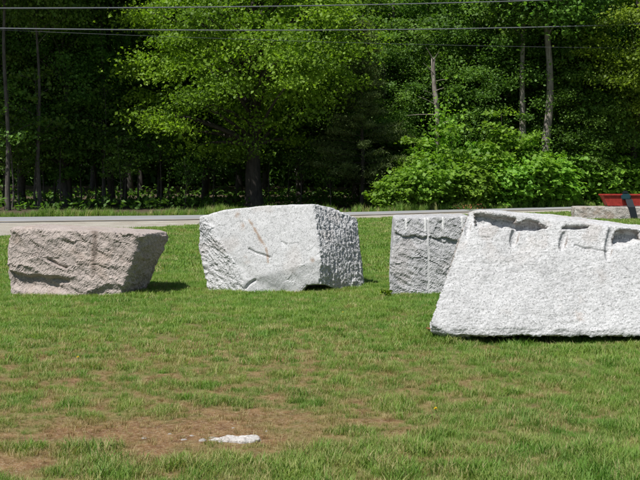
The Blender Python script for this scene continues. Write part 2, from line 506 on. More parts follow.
# --- white block with smooth sloping face
S2_CORNER = -0.06
def s2_shape(co, nr):
    x, y, z = co.T
    right = sstep(0.25, 0.55, nr[:, 0]) * sstep(0.1, 0.25, -nr[:, 1] + 0.3 * nr[:, 0])
    left = sstep(-0.93, -1.03, x + 0.55 * z + 0.05 * perlin(co * 5)) + sstep(0.42, 0.62, -nr[:, 0])
    left = np.clip(left, 0, 1)
    smooth = 1 - np.clip(right + left, 0, 1)
    d = smooth * (0.010 * fbm(co * 2.5, 4) + 0.0035 * facets(co * 9, 2))
    d += right * (0.005 * facets(co * 10, 3) + 0.016 * ridge(co * np.array([16, 16, 9]), 4, 0.65))
    d += left * rough(co, 0.018, 8, 5)
    # drill marks down the right face: fine vertical ribs
    u = (x * 0.62 + y * 0.78)
    d += right * 0.003 * np.sin(u * 75 + 3 * perlin(co * 4))
    front = sstep(0.3, 0.6, -nr[:, 1]) * smooth
    c = seg_dist(x, z, [(-0.93, 0.56), (-0.83, 0.51), (-0.75, 0.49), (-0.66, 0.46)])
    d -= 0.02 * np.exp(-(c / 0.013) ** 2) * front
    c = seg_dist(x, z, [(-0.98, 0.05), (-0.92, 0.12), (-0.86, 0.16)])
    d -= 0.035 * np.exp(-(c / 0.018) ** 2) * front
    c = seg_dist(x, z, [(-0.50, 0.66), (-0.44, 0.63)])
    d -= 0.012 * np.exp(-(c / 0.012) ** 2) * front
    # shallow conchoidal trough sweeping down the lower left of the smooth face
    c = seg_dist(x, z, [(-1.5, 0.85), (-1.2, 0.45), (-0.85, 0.15), (-0.5, 0.0)])
    d -= 0.022 * np.exp(-(c / 0.09) ** 2) * front
    return d
def s2_paint(co, nr):
    x, y, z = co.T
    n = fbm(co * 10, 3)
    c = seg_dist(x + 0.03 * n, z, [(-0.93, 0.93), (-0.86, 0.82), (-0.78, 0.68), (-0.70, 0.56), (-0.68, 0.40)])
    ru = 0.75 * np.exp(-(c / 0.017) ** 2) * sstep(-0.3, 0.3, n + 0.3)
    for cx, cz in ((-1.10, 1.0), (-1.02, 0.86), (-0.98, 0.42), (-0.95, 0.36), (-0.1, 0.42), (-0.08, 0.35)):
        ru = np.maximum(ru, 0.6 * np.exp(-(np.hypot(x - cx, (z - cz) * 0.7) / 0.03) ** 2) * sstep(-0.2, 0.3, n))
    ru = np.maximum(ru, 0.12 * sstep(0.2, 0.6, fbm(co * 2 + 9, 3)))
    ru *= (nr[:, 1] < 0)
    edge = np.exp(-(np.abs(x - S2_CORNER + 0.02 * z) / 0.05) ** 2) * 0
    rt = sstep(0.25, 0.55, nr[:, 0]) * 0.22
    st = rt * sstep(-0.1, 0.5, fbm(co * 26, 2))  # right side speckled darker: its grazing-light shade put into the colour
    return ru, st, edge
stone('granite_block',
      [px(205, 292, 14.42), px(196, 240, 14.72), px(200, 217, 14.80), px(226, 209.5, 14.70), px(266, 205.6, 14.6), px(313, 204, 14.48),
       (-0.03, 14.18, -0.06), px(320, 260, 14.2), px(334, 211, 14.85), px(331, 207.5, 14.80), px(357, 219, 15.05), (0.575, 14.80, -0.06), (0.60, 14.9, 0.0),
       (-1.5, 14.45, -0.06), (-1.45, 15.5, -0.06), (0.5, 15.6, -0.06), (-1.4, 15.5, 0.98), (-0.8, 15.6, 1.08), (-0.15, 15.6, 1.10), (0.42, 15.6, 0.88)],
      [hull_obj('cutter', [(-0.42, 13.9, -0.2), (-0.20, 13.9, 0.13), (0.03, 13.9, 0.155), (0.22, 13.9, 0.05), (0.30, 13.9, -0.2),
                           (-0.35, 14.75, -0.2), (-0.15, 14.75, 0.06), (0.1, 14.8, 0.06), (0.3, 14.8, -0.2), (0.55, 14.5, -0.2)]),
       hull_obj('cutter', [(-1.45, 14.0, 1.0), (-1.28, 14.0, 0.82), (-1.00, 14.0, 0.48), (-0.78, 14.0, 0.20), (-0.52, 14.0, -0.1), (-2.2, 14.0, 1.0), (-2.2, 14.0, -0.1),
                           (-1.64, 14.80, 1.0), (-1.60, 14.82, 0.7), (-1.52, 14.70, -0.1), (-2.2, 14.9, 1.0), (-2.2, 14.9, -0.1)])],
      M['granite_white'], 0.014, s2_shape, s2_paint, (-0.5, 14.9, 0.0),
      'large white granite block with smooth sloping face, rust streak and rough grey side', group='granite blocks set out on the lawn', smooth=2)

# --- grey block with drill lines, behind the big slab
S3_LINES = [(406, 219, 229), (425, 218, 230), (428, 231, 297), (443, 218, 229), (462, 217, 235)]
def s3_shape(co, nr):
    front = sstep(0.3, 0.7, -nr[:, 1])
    d = (rough(co, 0.020, 5.5, 8) + 0.004 * fbm(co * 40, 2)) * (0.35 + 0.65 * front)
    x, z = co[:, 0], co[:, 2]
    # a broken step across the upper part
    ln = 0.80 - 0.10 * (x - 0.95) + 0.05 * perlin(np.stack([x * 6, 0 * x, 0 * x + 4], 1))
    d -= 0.032 * np.exp(-(np.clip(ln - z, 0, 9) / 0.10) ** 2) * (z < ln) * front
    for lx, a, b in S3_LINES:
        X, _, Z0 = px(lx, a, 13.9); _, _, Z1 = px(lx, b, 13.9)
        inside = sstep(Z1 - 0.03, Z1 + 0.01, z) * sstep(Z0 + 0.3, Z0 + 0.05, z)
        d = d * (1 - inside * np.exp(-((x - X) / 0.016) ** 4) * front)
    return d
def s3_paint(co, nr):
    x, z = co[:, 0], co[:, 2]
    fr = np.zeros(len(co))
    for i, (lx, a, b) in enumerate(S3_LINES):
        X, _, Z0 = px(lx, a, 13.9); _, _, Z1 = px(lx, b, 13.9)
        w = 0.012 if i != 2 else 0.009
        fr = np.maximum(fr, np.exp(-((x - X) / w) ** 4) * sstep(Z1 - 0.02, Z1 + 0.02, z) * (0.95 if i != 2 else 0.55))
    fr *= (nr[:, 1] < -0.2)
    return 0 * fr + 0.1 * sstep(0.2, 0.6, fbm(co * 3, 3)), 0.25 * sstep(0.1, 0.6, fbm(co * 6 + 3, 3)), fr
stone('granite_block',
      [px(391, 300, 13.75), px(389.5, 272, 13.8), px(396, 219, 13.95), (1.95, 13.75, -0.06), (1.9, 13.92, 1.02), (0.97, 14.7, 1.0), (1.9, 14.7, 1.02), (0.95, 14.7, -0.06), (1.95, 14.7, -0.06), (0.9, 13.8, -0.06)],
      [], M['granite_grey'], 0.015, s3_shape, s3_paint, (1.42, 14.2, 0.0),
      'squared grey granite block with pale vertical drill lines, half behind the leaning slab', group='granite blocks set out on the lawn')

# --- big leaning slab with scalloped, drilled top edge
def s4_shape(co, nr):
    x, y, z = co.T
    front = sstep(0.35, 0.7, -nr[:, 1])
    d = 0.010 * fbm(co * 2.2, 3) + 0.004 * ridge(co * np.array([4, 8, 9]), 5, 0.65) + 0.0025 * fbm(co * 40, 2)
    chip = np.clip(1 - front - sstep(0.6, 0.9, nr[:, 2]), 0, 1)
    d += chip * rough(co, 0.020, 10, 14)
    for pl, a, w in (([(2.40, 0.885), (2.55, 0.872), (2.70, 0.825)], 0.016, 0.010),
                     ([(1.54, 0.965), (1.60, 0.955), (1.63, 0.93)], 0.007, 0.007),
                     ([(1.30, 0.55), (1.36, 0.545)], 0.004, 0.008)):
        c = seg_dist(x, z + 0.035 * perlin(co * 9), pl)
        d -= a * np.exp(-(c / w) ** 2) * front
    # uneven broken bottom edge
    d += 0.014 * ridge(co * np.array([4, 6, 9]) + 3, 4) * sstep(0.26, 0.1, z)
    return d
def s4_paint(co, nr):
    x, y, z = co.T
    n = fbm(co * 12, 3)
    ru = np.zeros(len(co))
    for cx, cz, r, a in ((2.35, 0.42, 0.05, 0.30), (2.37, 0.30, 0.04, 0.32), (2.36, 0.24, 0.04, 0.36), (2.20, 0.38, 0.04, 0.2), (2.6, 0.62, 0.06, 0.15), (1.7, 0.30, 0.05, .12)):
        ru = np.maximum(ru, a * np.exp(-(np.hypot(x - cx, z - cz) / r) ** 2) * sstep(-0.3, 0.3, n))
    tr = sstep(0.62, 1.0, z + 0.1 * n) * sstep(0.1, 0.4, fbm(co * 3 + 5, 3)) * 0.14
    chip = np.clip(1 - sstep(0.35, 0.7, -nr[:, 1]) - sstep(0.5, 0.8, nr[:, 2]), 0, 1) * sstep(0.55, 0.7, z)
    ru = np.maximum.reduce([ru, tr, chip * 0.42])
    st = 0.12 * sstep(0.3, 0.6, fbm(co * 5 + 2, 3)) + chip * 0.45  # scallop faces browned and darkened, their shade put into the colour
    return ru, st, np.zeros(len(co))
FD = Vector((0, 0.545, 1.0)).normalized()      # up along the leaning face
def on_face(pxx, pyy, off=0.0):
    # point on the leaning front plane seen at that place: y = 9.92 + 0.55 * (z - 0.13)
    t = (pyy - 170) / 1100
    Y = (9.92 + 0.55 * (CAM_H - 0.13)) / (1 + 0.55 * t)
    X, _, Z = px(pxx, pyy, Y)
    return Vector((X, Y, Z)) + Vector((0, -1, 0.55)).normalized() * off
def roughen(o, amp, scale, cuts=5):
    """break up a cutter so that what it leaves looks split, not machined"""
    bm = bmesh.new(); bm.from_mesh(o.data)
    bmesh.ops.triangulate(bm, faces=list(bm.faces))
    bmesh.ops.subdivide_edges(bm, edges=list(bm.edges), cuts=cuts, use_grid_fill=True)
    bm.normal_update()
    p = np.array([v_.co[:] for v_ in bm.verts]); d = amp * facets(p * scale, 31) + amp * 0.6 * ridge(p * scale * 1.4, 3)
    for v_, q in zip(bm.verts, d): v_.co += v_.normal * float(q)
    bm.to_mesh(o.data); bm.free()
    rm = o.modifiers.new('remesh', 'REMESH'); rm.mode = 'VOXEL'; rm.voxel_size = 0.008
    return o
def hole(x0, y0, x1, y1, r, off):
    a, b = on_face(x0, y0, off), on_face(x1, y1, off)
    o = ball_obj('cutter', (0, 0, 0), (r, r, (b - a).length / 2))
    o.data.transform(Matrix.Translation((a + b) / 2) @ (b - a).to_track_quat('Z', 'Y').to_matrix().to_4x4())
    return o
def scallop(pts, depth, k=0.45, side=0.85):
    """cutter under the top edge: outline on the face, its floor sloping up to a back edge"""
    a = [on_face(x, y, 0.05) for x, y in pts]
    cx = sum(p[0] for p in pts) / len(pts); y0 = min(p[1] for p in pts)
    b = [on_face(cx + (x - cx) * side, y0 + (y - y0) * k, -depth) for x, y in pts]
    return roughen(hull_obj('cutter', [tuple(p) for p in a + b]), 0.013, 12)
stone('granite_slab',
      [px(431.5, 325, 9.93), px(433.5, 331, 9.96), px(440, 335, 10.0), tuple(on_face(455, 335.5)), tuple(on_face(520, 334.5)), tuple(on_face(720, 336)), tuple(on_face(720, 239)),
       tuple(on_face(469, 212.5)), tuple(on_face(476, 211)), tuple(on_face(545, 219)), tuple(on_face(610, 226.5)), px(486, 209.5, 10.95), px(560, 215.5, 11.0), px(700, 233, 11.1),
       (1.45, 11.3, -0.08), (3.6, 11.3, -0.08), (1.2, 10.7, -0.06), (1.5, 11.2, 0.9), (3.7, 11.3, 0.85)],
      [hull_obj('cutter', [(1.32, 9.5, -0.4), (3.9, 9.5, -0.4), (1.26, 9.5, 0.115), (3.9, 9.5, 0.115), (1.6, 10.9, -0.2), (3.9, 10.9, -0.2), (1.5, 10.85, 0.08), (3.9, 10.85, 0.09)]),
       hole(466.5, 238, 473, 196, 0.044, 0.012), hole(512, 248, 518, 224, 0.045, 0.010), hole(561, 252, 566.5, 230, 0.044, 0.010), hole(607.5, 262, 615, 216, 0.048, 0.010),
       scallop([(473, 213), (486, 212.7), (495, 215), (493, 230), (474, 228)], 0.075, 0.75),
       scallop([(491, 215), (500, 214.5), (518, 218), (518, 231), (505, 230.5), (490, 228)], 0.10, 0.7),
       scallop([(515, 222), (530, 219), (538, 221.5), (550, 229), (540, 231.5), (515, 232.5)], 0.12, 0.6),
       scallop([(560, 228), (575, 225), (592, 225.5), (590, 229), (575, 231.5), (562, 231)], 0.07, 0.4),
       scallop([(590, 222), (600, 223.5), (612, 229), (604, 228)], 0.05, 0.4),
       scallop([(612, 234), (620, 229), (632, 227.5), (642, 231), (643, 243), (630, 248), (612, 252)], 0.12, 0.45),
       scallop([(638, 231), (668, 230), (705, 235), (703, 246), (641, 243)], 0.09, 0.5)],
      M['granite_white'], 0.0085, s4_shape, s4_paint, (2.3, 10.5, 0.0),
      'white granite slab leaning back, with half drill holes along its broken top edge', group='granite blocks set out on the lawn', smooth=0)

# --- low slab far off at the right, carrying the red trough
def s5_shape(co, nr): return rough(co, 0.02, 4.5, 20) * (1 - 0.7 * sstep(0.6, 0.9, nr[:, 2]))
def s5_paint(co, nr):
    return 0.3 * sstep(0, 0.5, fbm(co * 2, 3)), 0.3 * sstep(0.1, 0.5, fbm(co * 4, 3)), 0.3 * sstep(0.3, 0.5, fbm(co * 7 + 3, 3))
stone('granite_slab',
      [(8.12, 35.0, 0.02), (8.15, 35.05, 0.43), (11.6, 35.0, 0.43), (11.6, 35.0, 0.02), (8.3, 34.95, -0.05), (11.6, 34.98, -0.05),
       (8.2, 35.95, 0.43), (11.6, 35.95, 0.43), (8.2, 35.95, -0.05), (11.6, 35.95, -0.05)],
      [], M['granite_slab'], 0.03, s5_shape, s5_paint, (9.8, 35.5, 0.0),
      'low tan granite slab lying near the road under the red trough', group='granite blocks set out on the lawn')

# --- flat pale stone flush with the bare patch
def s6_shape(co, nr): return 0.008 * fbm(co * 14, 3) + 0.004 * facets(co * 30, 22)
def s6_paint(co, nr): return 0.25 * sstep(0, 0.6, fbm(co * 20, 3)), 0 * co[:, 0], 0 * co[:, 0]
stone('flat_stone',
      [(-0.66, 6.46, -0.04), (-0.62, 6.43, 0.008), (-0.46, 6.40, 0.012), (-0.36, 6.43, 0.010), (-0.34, 6.47, -0.02), (-0.37, 6.53, 0.012), (-0.56, 6.52, 0.008), (-0.45, 6.38, -0.05), (-0.5, 6.55, -0.05), (-0.72, 6.48, -0.01)],
      [], M['granite_pale'], 0.008, s6_shape, s6_paint, (-0.5, 6.46, 0.0),
      'small flat pale stone showing through the bare brown patch', 'stone')

def pebble_mesh(seed):
    g = np.random.default_rng(seed); bm = bmesh.new(); bmesh.ops.create_icosphere(bm, subdivisions=2, radius=1)
    p = np.array([v_.co[:] for v_ in bm.verts]); k = 1 + 0.3 * fbm(p * 1.3 + seed, 2) + 0.2 * facets(p * 1.2, seed)
    for v_, q in zip(bm.verts, k): v_.co *= float(q); v_.co.z *= 0.45
    m = bpy.data.meshes.new('pebble'); bm.to_mesh(m); bm.free(); m.materials.append(M['granite_slab'])
    return m
pebbles = [pebble_mesh(i) for i in range(3)]
for i, (pxx, pyy, r) in enumerate([(211, 440.0, 0.020), (201, 442.5, 0.024), (190, 438, 0.012), (182, 442, 0.016), (219, 444, 0.012), (168, 436, 0.011), (266, 433, 0.010), (142, 440, 0.013), (232, 430, 0.009)]):
    Y = CAM_H * 1100 / (pyy - 170); X = (pxx - 320) / 1100 * Y
    o = link('pebble', pebbles[i % 3], loc=(X, Y, float(height(np.array([X]), np.array([Y]))[0]) - r * 0.1))
    o.scale = (r * 1.4, r, r); o.rotation_euler = (0, 0, i * 1.3)
    tag(o, 'small pale pebble in the bare brown patch beside the flat stone', 'pebble', 'pebbles in the bare patch')

# ------------------------------------------------------------------ red trough on the far slab
def box_bm(bm, c, s, rot=None):
    mt = Matrix.Translation(c)
    if rot is not None: mt = mt @ rot
    r = bmesh.ops.create_cube(bm, size=1, matrix=mt @ Matrix.Diagonal((*s, 1)))
    return r['verts']
def bm_obj(name, bm, mat, parent=None, bevel=0.0):
    if bevel > 0:
        bmesh.ops.bevel(bm, geom=list(bm.edges), offset=bevel, segments=2, affect='EDGES', clamp_overlap=True)
    m = bpy.data.meshes.new(name); bm.to_mesh(m); bm.free()
    return link(name, m, mat, parent)
tr = empty('metal_trough', (9.05, 35.45, 0.455))
tag(tr, 'red metal trough with raked end lying on the low slab', 'trough')
bm = bmesh.new()    # hollow trough, raked at its left end
prof = [(-0.24, 0.35), (-0.20, 0.0), (0.20, 0.0), (0.24, 0.35), (0.215, 0.35), (0.18, 0.025), (-0.18, 0.025), (-0.215, 0.35)]
rings = []
for x0, k in ((0.0, 0.17), (1.9, 0.0)):
    rings.append([bm.verts.new((x0 + k * (1 - z / 0.35), y, z)) for y, z in prof])
for i in range(len(prof)):
    j = (i + 1) % len(prof)
    bm.faces.new((rings[0][i], rings[0][j], rings[1][j], rings[1][i]))
bm.faces.new(rings[1]); bm.faces.new(list(reversed(rings[0])))
bmesh.ops.recalc_face_normals(bm, faces=bm.faces)
bm_obj('shell', bm, M['red'], tr)
bm = bmesh.new(); vs_ = [bm.verts.new(p) for p in ((0.175, -0.195, 0.004), (0.175, 0.195, 0.004), (0.012, 0.232, 0.345), (0.012, -0.232, 0.345))]
vs2 = [bm.verts.new(v_.co + Vector((0.02, 0, 0))) for v_ in vs_]
bm.faces.new(vs_); bm.faces.new(list(reversed(vs2)))
for i in range(4): bm.faces.new((vs_[i], vs2[i], vs2[(i + 1) % 4], vs_[(i + 1) % 4]))
bmesh.ops.recalc_face_normals(bm, faces=bm.faces)
bm_obj('end_plate', bm, M['red'], tr)
for sy in (-1, 1):
    bm = bmesh.new(); box_bm(bm, (0.96, sy * 0.245, 0.35), (1.96, 0.05, 0.045)); bm_obj('rim', bm, M['red'], tr, 0.008)
bm = bmesh.new(); box_bm(bm, (0.72, -0.29, 0.29), (0.30, 0.12, 0.20)); hb = bm_obj('dark_fitting', bm, M['teal'], tr, 0.04)  # dark block on the near side of the trough
bm = bmesh.new(); box_bm(bm, (0.70, -0.28, 0.43), (0.18, 0.08, 0.10)); bm_obj('cap', bm, M['black'], hb, 0.03)
# black strip running down from the dark block over the face of the slab
bm = bmesh.new()
path = [(0.80, -0.33, 0.22), (0.82, -0.44, 0.06), (0.85, -0.50, -0.03), (0.93, -0.52, -0.36)]
prev = None
for p in path:
    ring = [bm.verts.new((p[0] + dx, p[1] + dy, p[2])) for dx, dy in ((-0.11, -0.012), (0.11, -0.012), (0.11, 0.012), (-0.11, 0.012))]
    if prev:
        for i in range(4): bm.faces.new((prev[i], prev[(i + 1) % 4], ring[(i + 1) % 4], ring[i]))
    else: bm.faces.new(ring)
    prev = ring
bm.faces.new(prev)
bmesh.ops.recalc_face_normals(bm, faces=bm.faces)
bm_obj('dark_strip', bm, M['black'], tr)

# ------------------------------------------------------------------ tubes, trees
class Tubes:
    def __init__(self): self.v, self.f, self.n = [], [], 0
    def add(self, pts, radii, sides=7, cap=True, wob=0.0):
        pts = np.asarray(pts, float); k = len(pts)
        tang = np.gradient(pts, axis=0); tang /= np.linalg.norm(tang, axis=1, keepdims=True) + 1e-9
        ref = np.array([0.0, 0.0, 1.0]) if abs(tang[0, 2]) < 0.8 else np.array([1.0, 0.0, 0.0])
        ang = np.arange(sides) / sides * 2 * np.pi
        for i in range(k):
            a = np.cross(tang[i], ref); a /= np.linalg.norm(a) + 1e-9
            b = np.cross(tang[i], a)
            rr = radii[i] * (1 + wob * rng.uniform(-1, 1, sides))
            self.v.append(pts[i] + (np.cos(ang) * rr)[:, None] * a + (np.sin(ang) * rr)[:, None] * b)
        for i in range(k - 1):
            for j in range(sides):
                a = self.n + i * sides + j; b = self.n + i * sides + (j + 1) % sides
                self.f.append((a, b, b + sides, a + sides))
        if cap:
            self.v.append(pts[-1:]); e = self.n + k * sides
            for j in range(sides):
                a = self.n + (k - 1) * sides + j; b = self.n + (k - 1) * sides + (j + 1) % sides
                self.f.append((a, b, e, e))
            self.n += 1
        self.n += k * sides
    def mesh(self, name):
        v = np.concatenate(self.v); f = self.f
        m = bpy.data.meshes.new(name)
        m.from_pydata(v.tolist(), [], [list(dict.fromkeys(q)) for q in f])
        m.polygons.foreach_set('use_smooth', np.ones(len(m.polygons), bool)); m.update()
        return m
def bez(a, b, c, n):
    t = np.linspace(0, 1, n)[:, None]
    return (1 - t) ** 2 * np.asarray(a) + 2 * t * (1 - t) * np.asarray(b) + t * t * np.asarray(c)

def leaves_mesh(name, centers, size, g, up=0.75, spread=0.75, aspect=0.75, droop=0.25, outward=None):
    """one folded kite of two triangles per leaf"""
    n = len(centers)
    nrm = g.normal(size=(n, 3)) * spread; nrm[:, 2] += up
    if outward is not None: nrm += outward
    nrm /= np.linalg.norm(nrm, axis=1, keepdims=True)
    d = g.normal(size=(n, 3)); d -= (d * nrm).sum(1)[:, None] * nrm; d /= np.linalg.norm(d, axis=1, keepdims=True)
    d[:, 2] -= droop; d /= np.linalg.norm(d, axis=1, keepdims=True)
    s = np.cross(d, nrm); s /= np.linalg.norm(s, axis=1, keepdims=True) + 1e-9
    L = (size * g.uniform(0.45, 1.5, n))[:, None]
    w = L * aspect * 0.5
    b = centers - d * L * 0.5; t = centers + d * L * 0.5
    l = centers - d * L * 0.08 + s * w + nrm * L * 0.1; r = centers - d * L * 0.08 - s * w + nrm * L * 0.1
    v = np.stack([b, l, t, r], 1).reshape(-1, 3)
    k = np.arange(n) * 4
    f = np.concatenate([np.stack([k, k + 2, k + 1], 1), np.stack([k, k + 3, k + 2], 1)])
    m = mesh_np(name, v, f)
    return m
def set_leaf(m, val, g):
    n = len(m.vertices) // 4
    attr(m, 'leaf', np.repeat(np.clip(val + g.normal(0, 0.18, n), 0, 1), 4))

def crown_clusters(g, center, rad, count, squash_low=0.6, shell=2.2):
    """cluster centres spread through an uneven ellipsoid, denser towards its outside"""
    out = []
    lob = g.normal(size=(9, 3)); lob /= np.linalg.norm(lob, axis=1, keepdims=True)
    amp = g.uniform(-0.22, 0.28, 9)
    while len(out) < count:
        d = g.normal(size=3); d /= np.linalg.norm(d)
        k = 1 + (amp * np.exp(4 * (lob @ d - 1))).sum()
        r = g.random() ** (1 / shell) * k
        p = d * r
        if p[2] < 0: p[2] *= squash_low
        out.append(np.asarray(center) + p * rad)
    return np.array(out)

def tree_meshes(name, seed, height_, trunk_r, crown_c, crown_r, clusters, per, leaf, cl_size=(0.65, 0.65, 0.28), limbs=26, lean=(0, 0), aspect=0.75, up=0.75, fork=None, shell=2.2, squash_low=0.6, trunk_sides=10):
    g = np.random.default_rng(seed)
    cl = crown_clusters(g, crown_c, np.asarray(crown_r), clusters, squash_low, shell)
    T = Tubes()
    top = height_ * 0.93
    zs = np.linspace(-0.3, top, 14); zk = np.clip(zs / height_, 0, 1) ** 1.3
    path = np.stack([lean[0] * zk + 0.08 * np.sin(zs * 0.9 + seed), lean[1] * zk + 0.08 * np.cos(zs * 0.7 + seed), zs], 1)
    path[:2, :2] *= 0.2
    rad = trunk_r * (1 - 0.9 * np.clip(zs / height_, 0, 1)) * (1 + 0.5 * np.exp(-np.clip(zs, 0, 9) / 0.25))
    T.add(path, rad, trunk_sides, True, 0.06)
    order = g.permutation(len(cl))[:limbs]
    for i in order:
        c = cl[i]
        z0 = np.clip(c[2] - np.hypot(c[0], c[1]) * g.uniform(0.35, 0.8), crown_c[2] - crown_r[2] * 0.75, top * 0.96)
        k = np.interp(z0, zs, np.arange(len(zs))); k0 = int(min(k, len(zs) - 2)); a = path[k0] + (path[k0 + 1] - path[k0]) * (k - k0)
        r0 = np.interp(z0, zs, rad) * g.uniform(0.28, 0.5)
        mid = (a + c) / 2 + np.array([0, 0, 0.12 * np.linalg.norm(c - a)]) + g.normal(0, 0.12, 3)
        T.add(bez(a, mid, c, 6), np.linspace(r0, 0.012, 6), 5)
    trunk = T.mesh(name + '_trunk')
    n = len(cl) * per
    own = np.repeat(np.arange(len(cl)), per)
    sc = g.uniform(0.65, 1.35, len(cl))[own][:, None]
    off = g.normal(size=(n, 3)) * np.asarray(cl_size) * sc
    off[:, 2] -= 0.12 * (np.hypot(off[:, 0], off[:, 1]) ** 2)
    pos = cl[own] + off
    outw = (pos - np.asarray(crown_c)) / np.asarray(crown_r)
    m = leaves_mesh(name + '_crown', pos, leaf, g, up=up, aspect=aspect, outward=outw * 0.35)
    set_leaf(m, g.uniform(0.08, 0.95, len(cl))[own], g)
    return trunk, m

def plant_tree(name, meshes, mats, loc, rot, scale, label, cat='tree', group=None, trunk_name='trunk', crown_name='crown'):
    e = empty(name, (loc[0], loc[1], float(height(np.array([loc[0]]), np.array([loc[1]]))[0])))
    e.rotation_euler = (0, 0, rot); e.scale = scale if hasattr(scale, '__len__') else (scale,) * 3
    for nm, me, mt in ((trunk_name, meshes[0], mats[0]), (crown_name, meshes[1], mats[1])):
        if me is None: continue
        if len(me.materials) == 0: me.materials.append(mt)
        link(nm, me, None, e)
    return tag(e, label, cat, group)

# big maple
maple = tree_meshes('maple', 11, 11.5, 0.36, (0, 0, 6.2), (5.1, 4.4, 4.8), 210, 330, 0.13, (0.50, 0.50, 0.19), 70, squash_low=0.75, shell=3.6)
plant_tree('maple_tree', maple, (M['bark_dark'], M['leaf_maple']), (-2.75, 46.0), 0.6, 1.0, 'broad maple with bright yellow-green crown and dark trunk beside the road')

# tall forest trees: three crowns, copied
tall = [tree_meshes('tall_a', 21, 15, 0.20, (0, 0, 9.5), (3.4, 3.4, 5.6), 230, 95, 0.16, (0.55, 0.55, 0.25), 40),
        tree_meshes('tall_b', 22, 17, 0.24, (0, 0, 11.5), (3.8, 3.8, 5.8), 230, 95, 0.16, (0.6, 0.6, 0.25), 40),
        tree_meshes('tall_c', 23, 13, 0.16, (0, 0, 7.2), (3.0, 3.0, 5.6), 260, 95, 0.14, (0.5, 0.5, 0.24), 40, squash_low=0.85)]
# full-skirted edge trees whose leaves reach low down
edge = [tree_meshes('edge_a', 31, 11, 0.15, (0, 0, 5.6), (2.7, 2.5, 5.0), 125, 270, 0.125, (0.36, 0.36, 0.19), 50, squash_low=0.9, shell=3.2),
        tree_meshes('edge_b', 32, 12.5, 0.17, (0, 0, 6.2), (3.0, 2.7, 5.6), 140, 270, 0.13, (0.38, 0.38, 0.2), 50, squash_low=0.9, shell=3.2)]
sapling = [tree_meshes('sapling_a', 41, 4.2, 0.035, (0, 0, 2.5), (1.1, 1.1, 1.6), 30, 38, 0.13, (0.32, 0.32, 0.1), 24),
           tree_meshes('sapling_b', 42, 5.5, 0.04, (0, 0, 3.4), (1.3, 1.3, 2.2), 36, 38, 0.13, (0.34, 0.34, 0.1), 24)]

def at(pxx, Y): return ((pxx - 320) / 1100 * Y, Y)
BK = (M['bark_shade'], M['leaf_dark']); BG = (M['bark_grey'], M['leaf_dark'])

# soft pine between the maple and the leafy wall
def pine_meshes(seed):
    g = np.random.default_rng(seed); T = Tubes(); H = 9.5
    zs = np.linspace(-0.3, H, 10)
    T.add(np.stack([0.05 * np.sin(zs), 0.05 * np.cos(zs), zs], 1), 0.13 * (1 - 0.92 * np.clip(zs / H, 0, 1)), 8)
    P = []
    for z in np.arange(1.2, H - 0.2, 0.34):
        for a in g.uniform(0, 6.28, 6):
            L = (H - z) * 0.30 * g.uniform(0.7, 1.15) + 0.25
            e = np.array([math.cos(a) * L, math.sin(a) * L, z + 0.12 * L])
            T.add(bez((0, 0, z), (e * 0.5 + np.array([0, 0, z * 0.5 - 0.06 * L])), e, 5), np.linspace(0.022, 0.006, 5), 4)
            for t in np.linspace(0.3, 1, int(3 + L * 4)):
                c = np.array([0, 0, z]) * (1 - t) + e * t
                P.append(c + g.normal(0, 1, (26, 3)) * np.array([0.15, 0.15, 0.08]))
    P = np.concatenate(P)
    m = leaves_mesh('pine_crown', P, 0.17, g, up=0.5, spread=1.0, aspect=0.16, droop=-0.1)
    set_leaf(m, np.full(len(P), 0.5), g)
    return T.mesh('pine_trunk'), m
pine = pine_meshes(51)
plant_tree('pine_tree', pine, (M['bark_dark'], M['leaf_pine']), at(362, 46.4), 0.3, 0.85, 'soft grey-green young pine between the maple and the leafy wall')

# left, shaded stand with slender visible trunks under high crowns
LG = 'shaded forest trees left of the maple'
high = tree_meshes('high', 24, 17, 0.13, (0, 0, 12.2), (3.9, 3.9, 5.2), 260, 110, 0.17, (0.6, 0.6, 0.25), 40)
for i, (pxx, Y, rot, s) in enumerate([(8, 43.6, 0.4, 0.95), (40, 44.8, 2.0, 0.8), (-42, 42.5, 3.0, 1.0), (104, 48.5, 4.0, 0.85), (70, 49.5, 1.2, 1.0), (-15, 48, 2.2, 1.0), (125, 51, 0.3, 1.0), (-75, 46, 1.9, 1.05)]):
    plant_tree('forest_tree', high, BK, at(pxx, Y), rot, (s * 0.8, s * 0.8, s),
               ['slender pale grey trunk at the outer end of the shaded stand, beside the road', 'slender grey trunk beside the palest one in the shaded stand', 'dark tree of the shaded stand left of the maple'][min(i, 2)], 'tree', LG)
for i, (pxx, Y, k, rot, s) in enumerate([(-20, 48, 0, 0.3, 0.95), (22, 50, 1, 1.3, 1.0), (66, 48.2, 0, 2.3, 0.9), (112, 51, 1, 3.3, 1.0), (160, 53, 0, 4.3, 1.0), (205, 54.5, 1, 5.3, 1.0), (250, 55, 0, 0.8, 1.0), (300, 54, 1, 2.8, 1.0)]):
    plant_tree('forest_tree', edge[k], BK, at(pxx, Y), rot, s, 'low-skirted dark tree deep in shade behind the maple and slender trunks', 'tree', LG)
